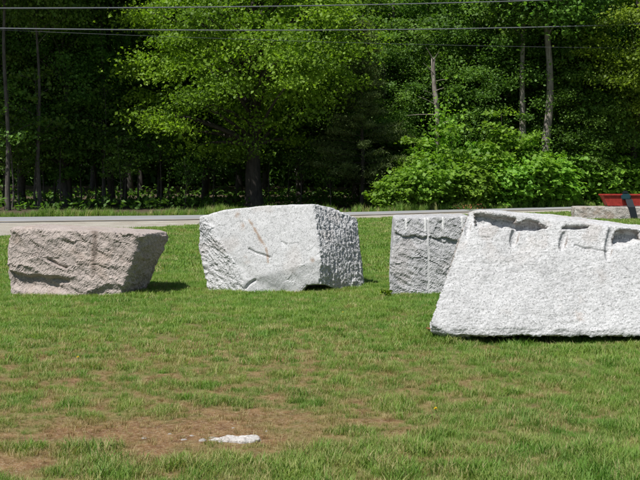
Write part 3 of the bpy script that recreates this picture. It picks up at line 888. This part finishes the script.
for i, (pxx, Y, k, rot, s) in enumerate([(20, 45, 0, 0, 0.8), (62, 46.5, 1, 1, 0.85), (120, 45.5, 0, 2, 0.75), (160, 47, 1, 4, 0.8), (300, 47, 0, 3, 0.7), (330, 46.2, 0, 1.2, 0.6), (95, 49, 1, 2.7, 0.9),
                                        (-8, 47, 1, 2, 0.95), (215, 48.5, 0, 5, 0.85), (185, 45.8, 0, 3.3, 0.6), (45, 48, 0, 0.6, 1.0), (140, 49, 1, 0.6, 1.0), (270, 49.5, 1, 0.6, 0.8), (12, 44.2, 1, 3.6, 0.95), (36, 45.2, 1, 5.6, 1.1), (80, 48.5, 0, 1.6, 1.1), (105, 47, 1, 0.1, 1.0), (170, 49.5, 0, 4.4, 1.0), (2, 49, 0, 2.9, 1.2), (125, 47.5, 0, 3.9, 0.9), (55, 50, 1, 4.9, 1.2), (235, 50, 0, 2.4, 1.0), (290, 50.5, 1, 0.4, 0.9)]):
    plant_tree('sapling', sapling[k], BK, at(pxx, Y), rot, s, 'sparse shaded sapling under the trees around the maple', 'sapling', 'saplings in the shade under the forest edge')

# right, leafy wall
RG = 'leafy trees behind the roadside thicket'
for i, (pxx, Y, k, rot, s, lab) in enumerate([
        (392, 51, 0, 0.3, 1.0, 'full leafy tree beside the soft pine, left of the dead trunk'),
        (428, 53.5, 1, 1.3, 1.0, 'full leafy tree directly behind the dead trunk'),
        (474, 51.5, 0, 2.3, 1.05, 'full leafy tree between the dead trunk and the tall grey trunks'),
        (528, 53.5, 1, 3.3, 1.0, 'full leafy tree directly behind the two tall grey trunks'),
        (578, 51.5, 0, 4.3, 1.05, 'full leafy tree between the tall grey trunks and the overhanging tree'),
        (632, 53.5, 1, 5.3, 1.0, 'full leafy tree behind the overhanging tree and the red trough'),
        (356, 53.5, 1, 2.1, 1.0, 'full leafy tree behind the soft pine'),
        (690, 53, 0, 0.9, 1.0, None), (740, 55, 1, 0.9, 1.1, None), (410, 57, 0, 1.9, 1.1, None), (455, 57.5, 1, 2.9, 1.1, None), (500, 57, 0, 3.9, 1.1, None), (555, 57.5, 1, 4.9, 1.1, None), (605, 57, 0, 5.9, 1.1, None), (660, 58, 1, 0.4, 1.1, None)]):
    plant_tree('leafy_tree', edge[k], (M['bark_dark'], M['leaf_dark']), at(pxx, Y), rot, s, lab or 'leafy tree in the second row behind the roadside thicket', 'tree', RG)
for (pxx, Y, k, rot, s, lab) in ((384, 49.3, 1, 0.7, 0.62, 'low rounded leafy tree at the end of the thicket beside the pine'), (408, 51.2, 0, 1.7, 0.78, 'slim leafy tree just left of the dead trunk'),
                                 (468, 50.8, 1, 2.7, 0.68, 'low leafy tree just right of the dead trunk'), (494, 50.2, 0, 3.7, 0.76, 'slim leafy tree just left of the two tall grey trunks'),
                                 (575, 49.8, 1, 4.7, 0.66, 'low leafy tree just right of the two tall grey trunks'), (606, 51.2, 0, 5.7, 0.78, 'slim leafy tree beside the overhanging tree')):
    plant_tree('leafy_tree', edge[k], (M['bark_dark'], M['leaf_dark']), at(pxx, Y), rot, (s * 1.15, s * 1.15, s), lab, 'tree', RG)
mast = tree_meshes('mast', 25, 15, 0.20, (0, 0, 10.6), (2.3, 2.3, 4.2), 150, 100, 0.15, (0.5, 0.5, 0.25), 30, squash_low=0.9)
# two tall grey trunks
for (pxx, Y, rot, sc, lab) in ((521, 48.9, 0.5, (0.85, 0.85, 1.0), 'tall grey-barked tree with slimmer mottled trunk above the thicket'),
                              (546, 48.6, 2.5, (1.15, 1.15, 1.0), 'tall tree with thick brown-grey trunk above the thicket')):
    plant_tree('tall_tree', mast, BG, at(pxx, Y), rot, sc, lab)
# roadside tree reaching over at the far right
right_tree = tree_meshes('right_tree', 61, 12, 0.22, (0, 0, 6.8), (4.2, 3.4, 4.8), 190, 260, 0.12, (0.46, 0.46, 0.17), 60, squash_low=0.75, shell=3.2)
plant_tree('roadside_tree', right_tree, (M['bark_dark'], M['leaf_maple']), (14.4, 50.5), 1.1, 1.0, 'light green tree overhanging the thicket beyond the red trough')
# dead snag
def snag():
    g = np.random.default_rng(71); T = Tubes(); H = 6.3
    zs = np.linspace(-0.2, H, 22)
    P = np.stack([-0.25 * (zs / H) ** 2 + 0.04 * np.sin(zs * 2), 0 * zs, zs], 1)
    T.add(P, 0.125 * (1 - 0.35 * zs / H), 9, True, 0.2)
    for z, dx, dz, r in ((3.9, -1.3, -0.05, 0.03), (4.3, -0.8, 0.35, 0.022), (4.9, 0.35, 0.12, 0.025), (5.6, -0.5, 0.45, 0.03), (5.3, 0.5, 0.05, 0.016), (3.4, 0.5, 0.25, 0.02), (6.2, -0.35, 0.5, 0.04), (6.2, 0.2, 0.35, 0.03), (4.6, -0.55, 0.3, 0.014)):
        a = np.array([-0.25 * (z / H) ** 2, -0.05, z]); b = a + np.array([dx, -0.35, dz])
        T.add(bez(a, (a + b) / 2 + np.array([0, 0, 0.06]) + g.normal(0, 0.05, 3), b, 6), np.linspace(r, 0.006, 6), 5)
    return T.mesh('snag_trunk')
sn = empty('dead_tree', (*at(438, 47.2), 0.05))
tag(sn, 'dead pale trunk with bare broken branches above the thicket', 'tree')
link('trunk', snag(), M['bark_dead'], sn)
vine = leaves_mesh('vine', np.random.default_rng(72).normal(size=(900, 3)) * np.array([0.42, 0.3, 0.9]) + np.array([0.25, -0.25, 2.8]), 0.17, np.random.default_rng(73), up=0.4)
set_leaf(vine, np.full(900, 0.7), np.random.default_rng(74))
link('climbing_leaves', vine, M['leaf_bush'], sn)

# back of the wood
BGp = 'trees standing deeper in the wood'
for i in range(26):
    Y = 62 + (i % 3) * 6 + rng.uniform(-1.5, 1.5)
    pxx = -60 + i * 30 + rng.uniform(-10, 10)
    plant_tree('wood_tree', (tall + edge)[i % 5], BK, at(pxx, Y), rng.uniform(0, 6.28), rng.uniform(0.95, 1.15), 'dark tree standing deep in the wood behind the forest edge', 'tree', BGp)
g = np.random.default_rng(81)
n = 150000
P = np.stack([g.uniform(-48, 52, n), g.uniform(78, 88, n), 19 * g.random(n) ** 1.6 - 0.3], 1)
P[:, 2] += 0.5
keep = fbm(np.stack([P[:, 0] * 0.25, P[:, 1] * 0.2, P[:, 2] * 0.25], 1), 3) > -0.75
m = leaves_mesh('distant_wood', P[keep], 0.5, g, up=0.3)
set_leaf(m, np.full(keep.sum(), 0.2), g)
tag(link('distant_wood', m, M['leaf_dark']), 'dense dark wood filling the space behind the trees', 'wood', kind='stuff')

# ferns and seedlings covering the forest floor
n = 30000
ux = g.uniform(-22, 30, n); ux = ux[(ux > 3) | (g.random(n) < 0.4)]; n = len(ux); uy = far_y(ux) + np.where(ux < 3, 6.5, 1.6) + 20 * g.random(n) ** 1.5
hh = 0.12 + 0.5 * np.clip(0.5 + fbm(np.stack([ux * 0.4, uy * 0.4, 0 * ux], 1), 3), 0, 1.4)
P = np.stack([ux, uy, height(ux, uy) + hh * g.random(n) ** 0.8], 1)
m = leaves_mesh('undergrowth', P, 0.2, g, up=0.9, aspect=0.6)
set_leaf(m, np.full(n, 0.4), g)
tag(link('undergrowth', m, M['leaf_dark']), 'low ferns and seedlings covering the forest floor', 'undergrowth', kind='stuff')

# roadside thicket of maple saplings
def bush_meshes(seed, H, W):
    g = np.random.default_rng(seed); T = Tubes(); cl = []
    for i in range(26):
        a = g.uniform(0, 6.28); r = W * math.sqrt(g.random()); h = H * g.uniform(0.55, 1.02) * (1 - 0.35 * (r / W) ** 2)
        e = np.array([math.cos(a) * r, math.sin(a) * r, h]); b = np.array([math.cos(a) * r * 0.3, math.sin(a) * r * 0.3, -0.15])
        T.add(bez(b, (b + e) / 2 + np.array([0, 0, 0.2]), e, 6), np.linspace(0.022, 0.006, 6), 4)
        for t in np.arange(0.15, 1.02, 0.14):
            c = b * (1 - t) + e * t
            for _ in range(2): cl.append(c + g.normal(0, 0.2, 3) * np.array([1, 1, 0.5]))
    cl = np.array(cl); per = 17
    own = np.repeat(np.arange(len(cl)), per)
    P = cl[own] + g.normal(size=(len(own), 3)) * np.array([0.20, 0.20, 0.06])
    P = P[P[:, 2] > 0.03]
    out = np.stack([P[:, 0] / W, P[:, 1] / W, 0 * P[:, 0]], 1) * 0.4
    m = leaves_mesh('bush_crown', P, 0.19, g, up=0.9, spread=0.38, aspect=0.85, outward=out, droop=0.3)
    set_leaf(m, g.uniform(0.3, 0.8, len(P)), g)
    return T.mesh('bush_stems'), m
bush = [bush_meshes(91, 2.7, 1.25), bush_meshes(92, 3.1, 1.35), bush_meshes(93, 2.3, 1.2)]
BUSH = (M['bark_dark'], M['leaf_bush'])
for i, (pxx, k, dy, s) in enumerate([(394, 2, 1.5, 0.78), (416, 0, 1.5, 0.85), (440, 0, 2.0, 0.95), (466, 2, 1.5, 0.95), (486, 1, 1.9, 0.92), (508, 0, 1.4, 0.95), (530, 1, 1.8, 1.0), (552, 2, 1.4, 1.05), (574, 1, 1.9, 0.95),
                                     (598, 0, 1.6, 1.0), (622, 1, 1.5, 0.92), (646, 0, 1.7, 1.0), (672, 1, 1.8, 1.0), (428, 1, 3.3, 0.95), (476, 0, 3.6, 1.15), (520, 1, 3.6, 1.12), (562, 0, 3.7, 1.15), (610, 1, 3.7, 1.1), (700, 1, 2.2, 1.1)]):
    Y = 44.0
    for _ in range(6): Y = float(far_y((pxx - 320) / 1100 * Y)) + dy
    plant_tree('roadside_bush', bush[k], BUSH, at(pxx, Y), i * 1.7, s, 'bright green broad-leaved bush in the thicket along the far road edge', 'bush', 'bushes of the roadside thicket', 'stems', 'foliage')

shoot = [tree_meshes('shoot_a', 45, 4.0, 0.03, (0, 0, 2.4), (0.8, 0.8, 1.5), 26, 40, 0.18, (0.26, 0.26, 0.08), 22),
         tree_meshes('shoot_b', 46, 4.6, 0.035, (0, 0, 2.9), (0.95, 0.95, 1.7), 30, 40, 0.18, (0.28, 0.28, 0.08), 24)]
for i, (pxx, dy, s, lab) in enumerate([(452, 2.2, 0.9, 'slender maple shoot rising out of the thicket beside the dead trunk'), (500, 2.4, 0.95, 'slender maple shoot rising out of the thicket left of the tall grey trunks'),
                                       (534, 1.8, 0.85, 'slender maple shoot rising between the two tall grey trunks'), (590, 2.4, 1.0, 'slender maple shoot rising out of the thicket right of the tall grey trunks'), (412, 2.6, 0.75, 'short maple shoot rising at the tapering end of the thicket')]):
    Y = 44.0
    for _ in range(6): Y = float(far_y((pxx - 320) / 1100 * Y)) + dy
    plant_tree('maple_shoot', shoot[i % 2], BUSH, at(pxx, Y), i * 2.1, s, lab, 'sapling', 'maple shoots in the thicket')

# ------------------------------------------------------------------ overhead wires and their poles (poles stand outside the picture)
def wire_y(X): return 41.3 + 0.5 * X
def wire(name, zs, r, label):
    """zs: heights at x = -26, sample points, 30; smooth curve through them"""
    xs = np.array([z[0] for z in zs]); hs = np.array([z[1] for z in zs])
    c = np.polyfit(xs, hs, 2 if len(xs) > 2 else 1)
    X = np.linspace(-26, 30, 60)
    T = Tubes(); T.add(np.stack([X, wire_y(X), np.polyval(c, X)], 1), np.full(60, r), 6)
    o = link(name, T.mesh(name), M['wire'])
    tag(o, label, 'wire')
    return np.polyval(c, -26.), np.polyval(c, 30.)
def wp(pxx, pyy):
    t = (pxx - 320) / 1100; X = 41.3 * t / (1 - 0.5 * t); Y = wire_y(X)
    return (X, CAM_H - (pyy - 170) / 1100 * Y)
e1 = wire('overhead_wire', [wp(0, 10.5), wp(200, 9.3), wp(420, 6.0), wp(552, 2.2)], 0.021, 'upper pale cable strung across in front of the trees')
e2 = wire('overhead_wire', [wp(0, 30), wp(220, 32), wp(420, 31), wp(552, 28.5)], 0.020, 'lower pale cable strung across in front of the trees')
e3 = wire('overhead_wire', [wp(60, 34), wp(150, 37.5), wp(220, 40)], 0.004, 'thin faint wire sagging just below the two pale cables')
for X, hs in ((-26.0, (e1[0], e2[0], e3[0])), (30.0, (e1[1], e2[1], e3[1]))):
    p = empty('utility_pole', (X, wire_y(X), float(height(np.array([X]), np.array([wire_y(X)]))[0])))
    tag(p, 'wooden utility pole holding the overhead cables', 'utility pole', 'utility poles')
    T = Tubes(); T.add([(0, 0, -0.5), (0, 0, 5), (0, 0, max(hs) + 0.6)], [0.16, 0.14, 0.11], 12); link('post', T.mesh('post'), M['pole'], p)
    for h in hs:
        bm = bmesh.new(); bmesh.ops.create_uvsphere(bm, u_segments=8, v_segments=6, radius=0.06); bm.transform(Matrix.Translation((0, -0.0, h - p.location.z)) @ Matrix.Diagonal((3.2, 1, 1, 1)))
        bm_obj('insulator', bm, M['black'], p)

# ------------------------------------------------------------------ small plants
def dandelion(loc, s, label):
    e = empty('dandelion', (loc[0], loc[1], float(height(np.array([loc[0]]), np.array([loc[1]]))[0])))
    tag(e, label, 'flower', 'dandelions in the lawn'); e.scale = (s,) * 3
    T = Tubes(); T.add([(0, 0, -0.01), (0.004, 0, 0.04), (0, 0, 0.075)], [0.003, 0.0025, 0.003], 6); link('stem', T.mesh('stem'), M['stem'], e)
    bm = bmesh.new()
    for ring, (n_, rr, zz, tilt) in enumerate(((16, 0.018, 0.074, 0.15), (12, 0.013, 0.078, 0.5), (8, 0.008, 0.081, 0.9))):
        for i in range(n_):
            a = i / n_ * 6.283 + ring * 0.2
            c, s_ = math.cos(a), math.sin(a)
            q = [(0.002, 0, 0), (rr * 0.6, 0.003, rr * 0.6 * tilt), (rr, 0, rr * tilt), (rr * 0.6, -0.003, rr * 0.6 * tilt)]
            bm.faces.new([bm.verts.new((x * c - y * s_, x * s_ + y * c, zz + z)) for x, y, z in q])
    bm_obj('flower_head', bm, M['yellow'], e)
    bm = bmesh.new()
    for i in range(7):
        a = i / 7 * 6.283; c, s_ = math.cos(a), math.sin(a)
        q = [(0.004, 0, 0.004), (0.05, 0.012, 0.022), (0.085, 0, 0.012), (0.05, -0.012, 0.022)]
        bm.faces.new([bm.verts.new((x * c - y * s_, x * s_ + y * c, z)) for x, y, z in q])
    bm_obj('leaf_rosette', bm, M['stem'], e)
def ground_at(pxx, pyy): 
    Y = CAM_H * 1100 / (pyy - 170); return ((pxx - 320) / 1100 * Y, Y)
dandelion(ground_at(437, 421), 0.8, 'yellow dandelion alone in the green lawn below the leaning slab')
dandelion(ground_at(76, 366), 0.8, 'yellow dandelion in the dry lawn below the pinkish block')
dandelion(ground_at(343, 318), 0.7, 'tiny yellow dandelion in front of the large white block')
def weed(name, loc, n_, size, hgt, mat, label, cat):
    g = np.random.default_rng(int(abs(loc[0]) * 100)); e = empty(name, (loc[0], loc[1], float(height(np.array([loc[0]]), np.array([loc[1]]))[0])))
    tag(e, label, cat)
    T = Tubes(); P = []
    for i in range(n_):
        t = np.array([g.normal(0, size), g.normal(0, size * 0.5), hgt * g.uniform(0.4, 1)])
        T.add(bez((0, 0, -0.01), t * np.array([0.3, 0.3, 0.7]), t, 4), np.linspace(0.004, 0.002, 4), 4); P.append(t)
    link('stems', T.mesh('weed_stems'), M['stem'], e)
    m = leaves_mesh('weed_leaves', np.repeat(np.array(P), 3, 0) + g.normal(0, 0.015, (n_ * 3, 3)), 0.06, g, up=0.9, spread=0.5)
    link('leaves', m, mat, e)
weed('weed', (0.835, 13.62), 10, 0.05, 0.09, M['weed'], 'lime green weed at the foot of the grey drilled block', 'weed')
weed('dead_weed', (1.12, 10.2), 9, 0.05, 0.05, M['brown_leaf'], 'small reddish dead weed at the corner of the leaning slab', 'weed')
weed('dead_weed', (*ground_at(470, 211.2),), 26, 0.30, 0.28, M['brown_leaf'], 'reddish brown dead weed at the road edge behind the leaning slab', 'weed')

# ------------------------------------------------------------------ grass
def grass_mat(name='grass_blade'):
    m = NT(name); p = m.pos()
    oi = m.n('ShaderNodeObjectInfo')
    n1 = m.noise(p, 1.1, 3, 0.6); n2 = m.noise(p, 5, 3, 0.6)
    rnd = oi.outputs['Random']
    g1 = m.mix(m.ramp(n1, [(0.35, 0), (0.65, 1)]), (0.125, 0.26, 0.038), (0.22, 0.335, 0.06))
    g1 = m.mix(m.ramp(n2, [(0.45, 0), (0.7, 0.55)]), g1, (0.34, 0.38, 0.12))
    g1 = m.mix(m.ramp(rnd, [(0.0, 0.55), (0.5, 0)]), g1, (0.075, 0.165, 0.028))
    g1 = m.mix(m.ramp(rnd, [(0.86, 0), (0.93, 0.7)]), g1, (0.44, 0.40, 0.2))
    dry = m.attr('dry', 'INSTANCER')
    straw = m.mix(rnd, (0.20, 0.115, 0.042), (0.46, 0.39, 0.2))
    c = m.mix(m.ramp(m.math('ADD', dry, m.math('MULTIPLY', m.math('SUBTRACT', rnd, 0.5), 0.5)), [(0.18, 0), (0.72, 1)]), g1, straw)
    d = m.n('ShaderNodeBsdfPrincipled'); m.l(c, d.inputs['Base Color']); d.inputs['Roughness'].default_value = 0.55; d.inputs['Specular IOR Level'].default_value = 0.25
    t = m.n('ShaderNodeBsdfTranslucent'); m.l(m.mix(1.0, c, (1.15, 1.25, 0.7), 'MULTIPLY'), t.inputs['Color'])
    mx = m.n('ShaderNodeMixShader', i_0=0.42); m.l(d.outputs[0], mx.inputs[1]); m.l(t.outputs[0], mx.inputs[2]); m.l(mx.outputs[0], m.out.inputs[0])
    return m.m
M['grass'] = grass_mat()

def tuft_mesh(name, seed, n, rad, hgt, wid, bend):
    g = np.random.default_rng(seed); v, f = [], []
    for i in range(n):
        a = g.uniform(0, 6.28); r = rad * math.sqrt(g.random()); bx, by = r * math.cos(a), r * math.sin(a)
        h = hgt * g.uniform(0.45, 1.15); w = wid * g.uniform(0.7, 1.2); th = g.uniform(0, 6.28); bd = bend * g.uniform(0.2, 1.3) * h
        dx, dy = math.cos(th), math.sin(th); sx, sy = -dy, dx
        k = len(v)
        v += [(bx - sx * w, by - sy * w, -0.008), (bx + sx * w, by + sy * w, -0.008),
              (bx + dx * bd * 0.35 + sx * w * 0.8, by + dy * bd * 0.35 + sy * w * 0.8, h * 0.6), (bx + dx * bd * 0.35 - sx * w * 0.8, by + dy * bd * 0.35 - sy * w * 0.8, h * 0.6),
              (bx + dx * bd, by + dy * bd, h)]
        f += [(k, k + 1, k + 2), (k, k + 2, k + 3), (k + 3, k + 2, k + 4)]
    m = mesh_np(name, v, f, True); m.materials.append(M['grass'])
    return m

def scatter(name, pts, dryv, scl, tufts, label):
    """one mesh of points; tufts of blades are set on them"""
    z = height(pts[:, 0], pts[:, 1])
    me = bpy.data.meshes.new(name); me.vertices.add(len(pts))
    me.vertices.foreach_set('co', np.stack([pts[:, 0], pts[:, 1], z], 1).astype(np.float32).ravel()); me.update()
    attr(me, 'dry', dryv); attr(me, 'scl', scl)
    a = me.attributes.new('rot', 'FLOAT_VECTOR', 'POINT')
    rv = np.stack([rng.normal(0, 0.12, len(pts)), rng.normal(0, 0.12, len(pts)), rng.uniform(0, 6.28, len(pts))], 1)
    a.data.foreach_set('vector', rv.astype(np.float32).ravel())
    a = me.attributes.new('pick', 'INT', 'POINT'); a.data.foreach_set('value', rng.integers(0, len(tufts), len(pts)).astype(np.int32))
    o = link(name, me, M['grass'])
    ng = bpy.data.node_groups.new(name + '_scatter', 'GeometryNodeTree')
    ng.interface.new_socket('Geometry', in_out='INPUT', socket_type='NodeSocketGeometry')
    ng.interface.new_socket('Geometry', in_out='OUTPUT', socket_type='NodeSocketGeometry')
    N, L = ng.nodes, ng.links
    gi, go = N.new('NodeGroupInput'), N.new('NodeGroupOutput')
    inst = N.new('GeometryNodeInstanceOnPoints')
    g2i = N.new('GeometryNodeGeometryToInstance')
    for tm in tufts:
        to = bpy.data.objects.new('grass_tuft', tm)     # source of the blades, not part of the scene itself
        oi = N.new('GeometryNodeObjectInfo'); oi.inputs['Object'].default_value = to
        L.new(oi.outputs['Geometry'], g2i.inputs[0])
    def na(nm, typ):
        nd = N.new('GeometryNodeInputNamedAttribute'); nd.data_type = typ; nd.inputs['Name'].default_value = nm; return nd.outputs[0]
    L.new(gi.outputs[0], inst.inputs['Points']); L.new(g2i.outputs[0], inst.inputs['Instance'])
    inst.inputs['Pick Instance'].default_value = True
    L.new(na('pick', 'INT'), inst.inputs['Instance Index'])
    e2r = N.new('FunctionNodeEulerToRotation'); L.new(na('rot', 'FLOAT_VECTOR'), e2r.inputs[0]); L.new(e2r.outputs[0], inst.inputs['Rotation'])
    L.new(na('scl', 'FLOAT'), inst.inputs['Scale'])
    L.new(inst.outputs[0], go.inputs[0])
    md = o.modifiers.new('scatter', 'NODES'); md.node_group = ng
    return tag(o, label, 'grass', kind='stuff')

def lawn_points(y0, y1, dens, margin=1.6):
    w = 0.30 * y1 + margin
    n = int(dens * (y1 - y0) * 2 * w)
    p = np.stack([rng.uniform(-w, w, n), rng.uniform(y0, y1, n)], 1)
    p = p[np.abs(p[:, 0]) < 0.30 * p[:, 1] + margin]
    p = p[p[:, 1] < grav_y(p[:, 0]) + 0.15 * rng.normal(size=len(p)) - 0.05]
    d = dryness(p[:, 0], p[:, 1])
    cl = fbm(np.stack([p[:, 0] * 3, p[:, 1] * 3, 0 * d + 1], 1), 3)
    keep = rng.random(len(p)) > sstep(0.35, 1.0, d) * 0.72
    p, d, cl = p[keep], d[keep], cl[keep]
    # flat stone stays clear
    k = ((p[:, 0] + 0.49) / 0.17) ** 2 + ((p[:, 1] - 6.47) / 0.09) ** 2 > 1
    p, d, cl = p[k], d[k], cl[k]
    s = (0.82 + 0.65 * cl) * (1 - 0.45 * sstep(0.2, 0.8, d)) * rng.uniform(0.7, 1.25, len(p))
    s *= 1 + 0.35 * sstep(6.45, 6.1, p[:, 1] + 0.08 * cl)
    return p, d, np.clip(s, 0.3, 2)
def fringe():
    P = []
    for (x0, y0), (x1, y1), k in (((-3.95, 13.72), (-2.5, 13.66), 150), ((-2.5, 13.7), (-2.3, 14.5), 60), ((-1.5, 14.38), (-0.1, 14.12), 140), ((0.0, 14.15), (0.62, 14.76), 70), ((0.88, 13.7), (1.9, 13.66), 110), ((1.04, 9.9), (1.2, 9.93), 22), ((8.1, 34.9), (11.6, 34.88), 60)):
        t = rng.random(k)[:, None]
        P.append(np.array([x0, y0]) * (1 - t) + np.array([x1, y1]) * t + rng.normal(0, 0.035, (k, 2)))
    P = np.concatenate(P)
    return P, np.clip(rng.normal(0.15, 0.15, len(P)), 0, 1), rng.uniform(0.6, 1.35, len(P))
near_t = [tuft_mesh('tuft_near', 100 + i, 16, 0.035, 0.046, 0.0018, 1.0) for i in range(4)]
mid_t = [tuft_mesh('tuft_mid', 110 + i, 24, 0.07, 0.048, 0.0028, 1.0) for i in range(4)]
far_t = [tuft_mesh('tuft_far', 120 + i, 34, 0.15, 0.055, 0.006, 1.0) for i in range(4)]
verge_t = [tuft_mesh('tuft_verge', 130 + i, 22, 0.16, 0.42, 0.009, 0.5) for i in range(3)]
scatter('lawn_grass', *lawn_points(3.8, 9.0, 1150), near_t, 'short sunlit lawn grass around the bare patch')
scatter('lawn_grass', *lawn_points(9.0, 17.0, 420), mid_t, 'mown lawn grass around the granite blocks')
scatter('lawn_grass', *lawn_points(17.0, 42.0, 110, 2.5), far_t, 'mown lawn grass running back to the road shoulder')
scatter('grass_fringe', *fringe(), mid_t, 'longer unmown grass fringing the feet of the granite blocks')
n = 5200
vx = rng.uniform(-15, 24, n); vy = far_y(vx) + 0.25 + np.abs(rng.normal(0, 0.75, n))
kk = rng.random(n) < np.clip(0.55 + 0.8 * fbm(np.stack([vx * 0.5, vx * 0, vx * 0 + 5], 1), 2), 0.15, 1)
vx, vy = vx[kk], vy[kk]
vsx = rng.uniform(0.35, 1.1, len(vx)) * np.where(vx < -6, 0.85, 1.0) * (0.8 + 0.6 * np.clip(fbm(np.stack([vx * 0.6, vx * 0, vx * 0 + 8], 1), 2), -0.5, 1))
scatter('verge_grass', np.stack([vx, vy], 1), np.full(len(vx), 0.1), vsx, verge_t, 'tall rough grass along the far verge of the road')
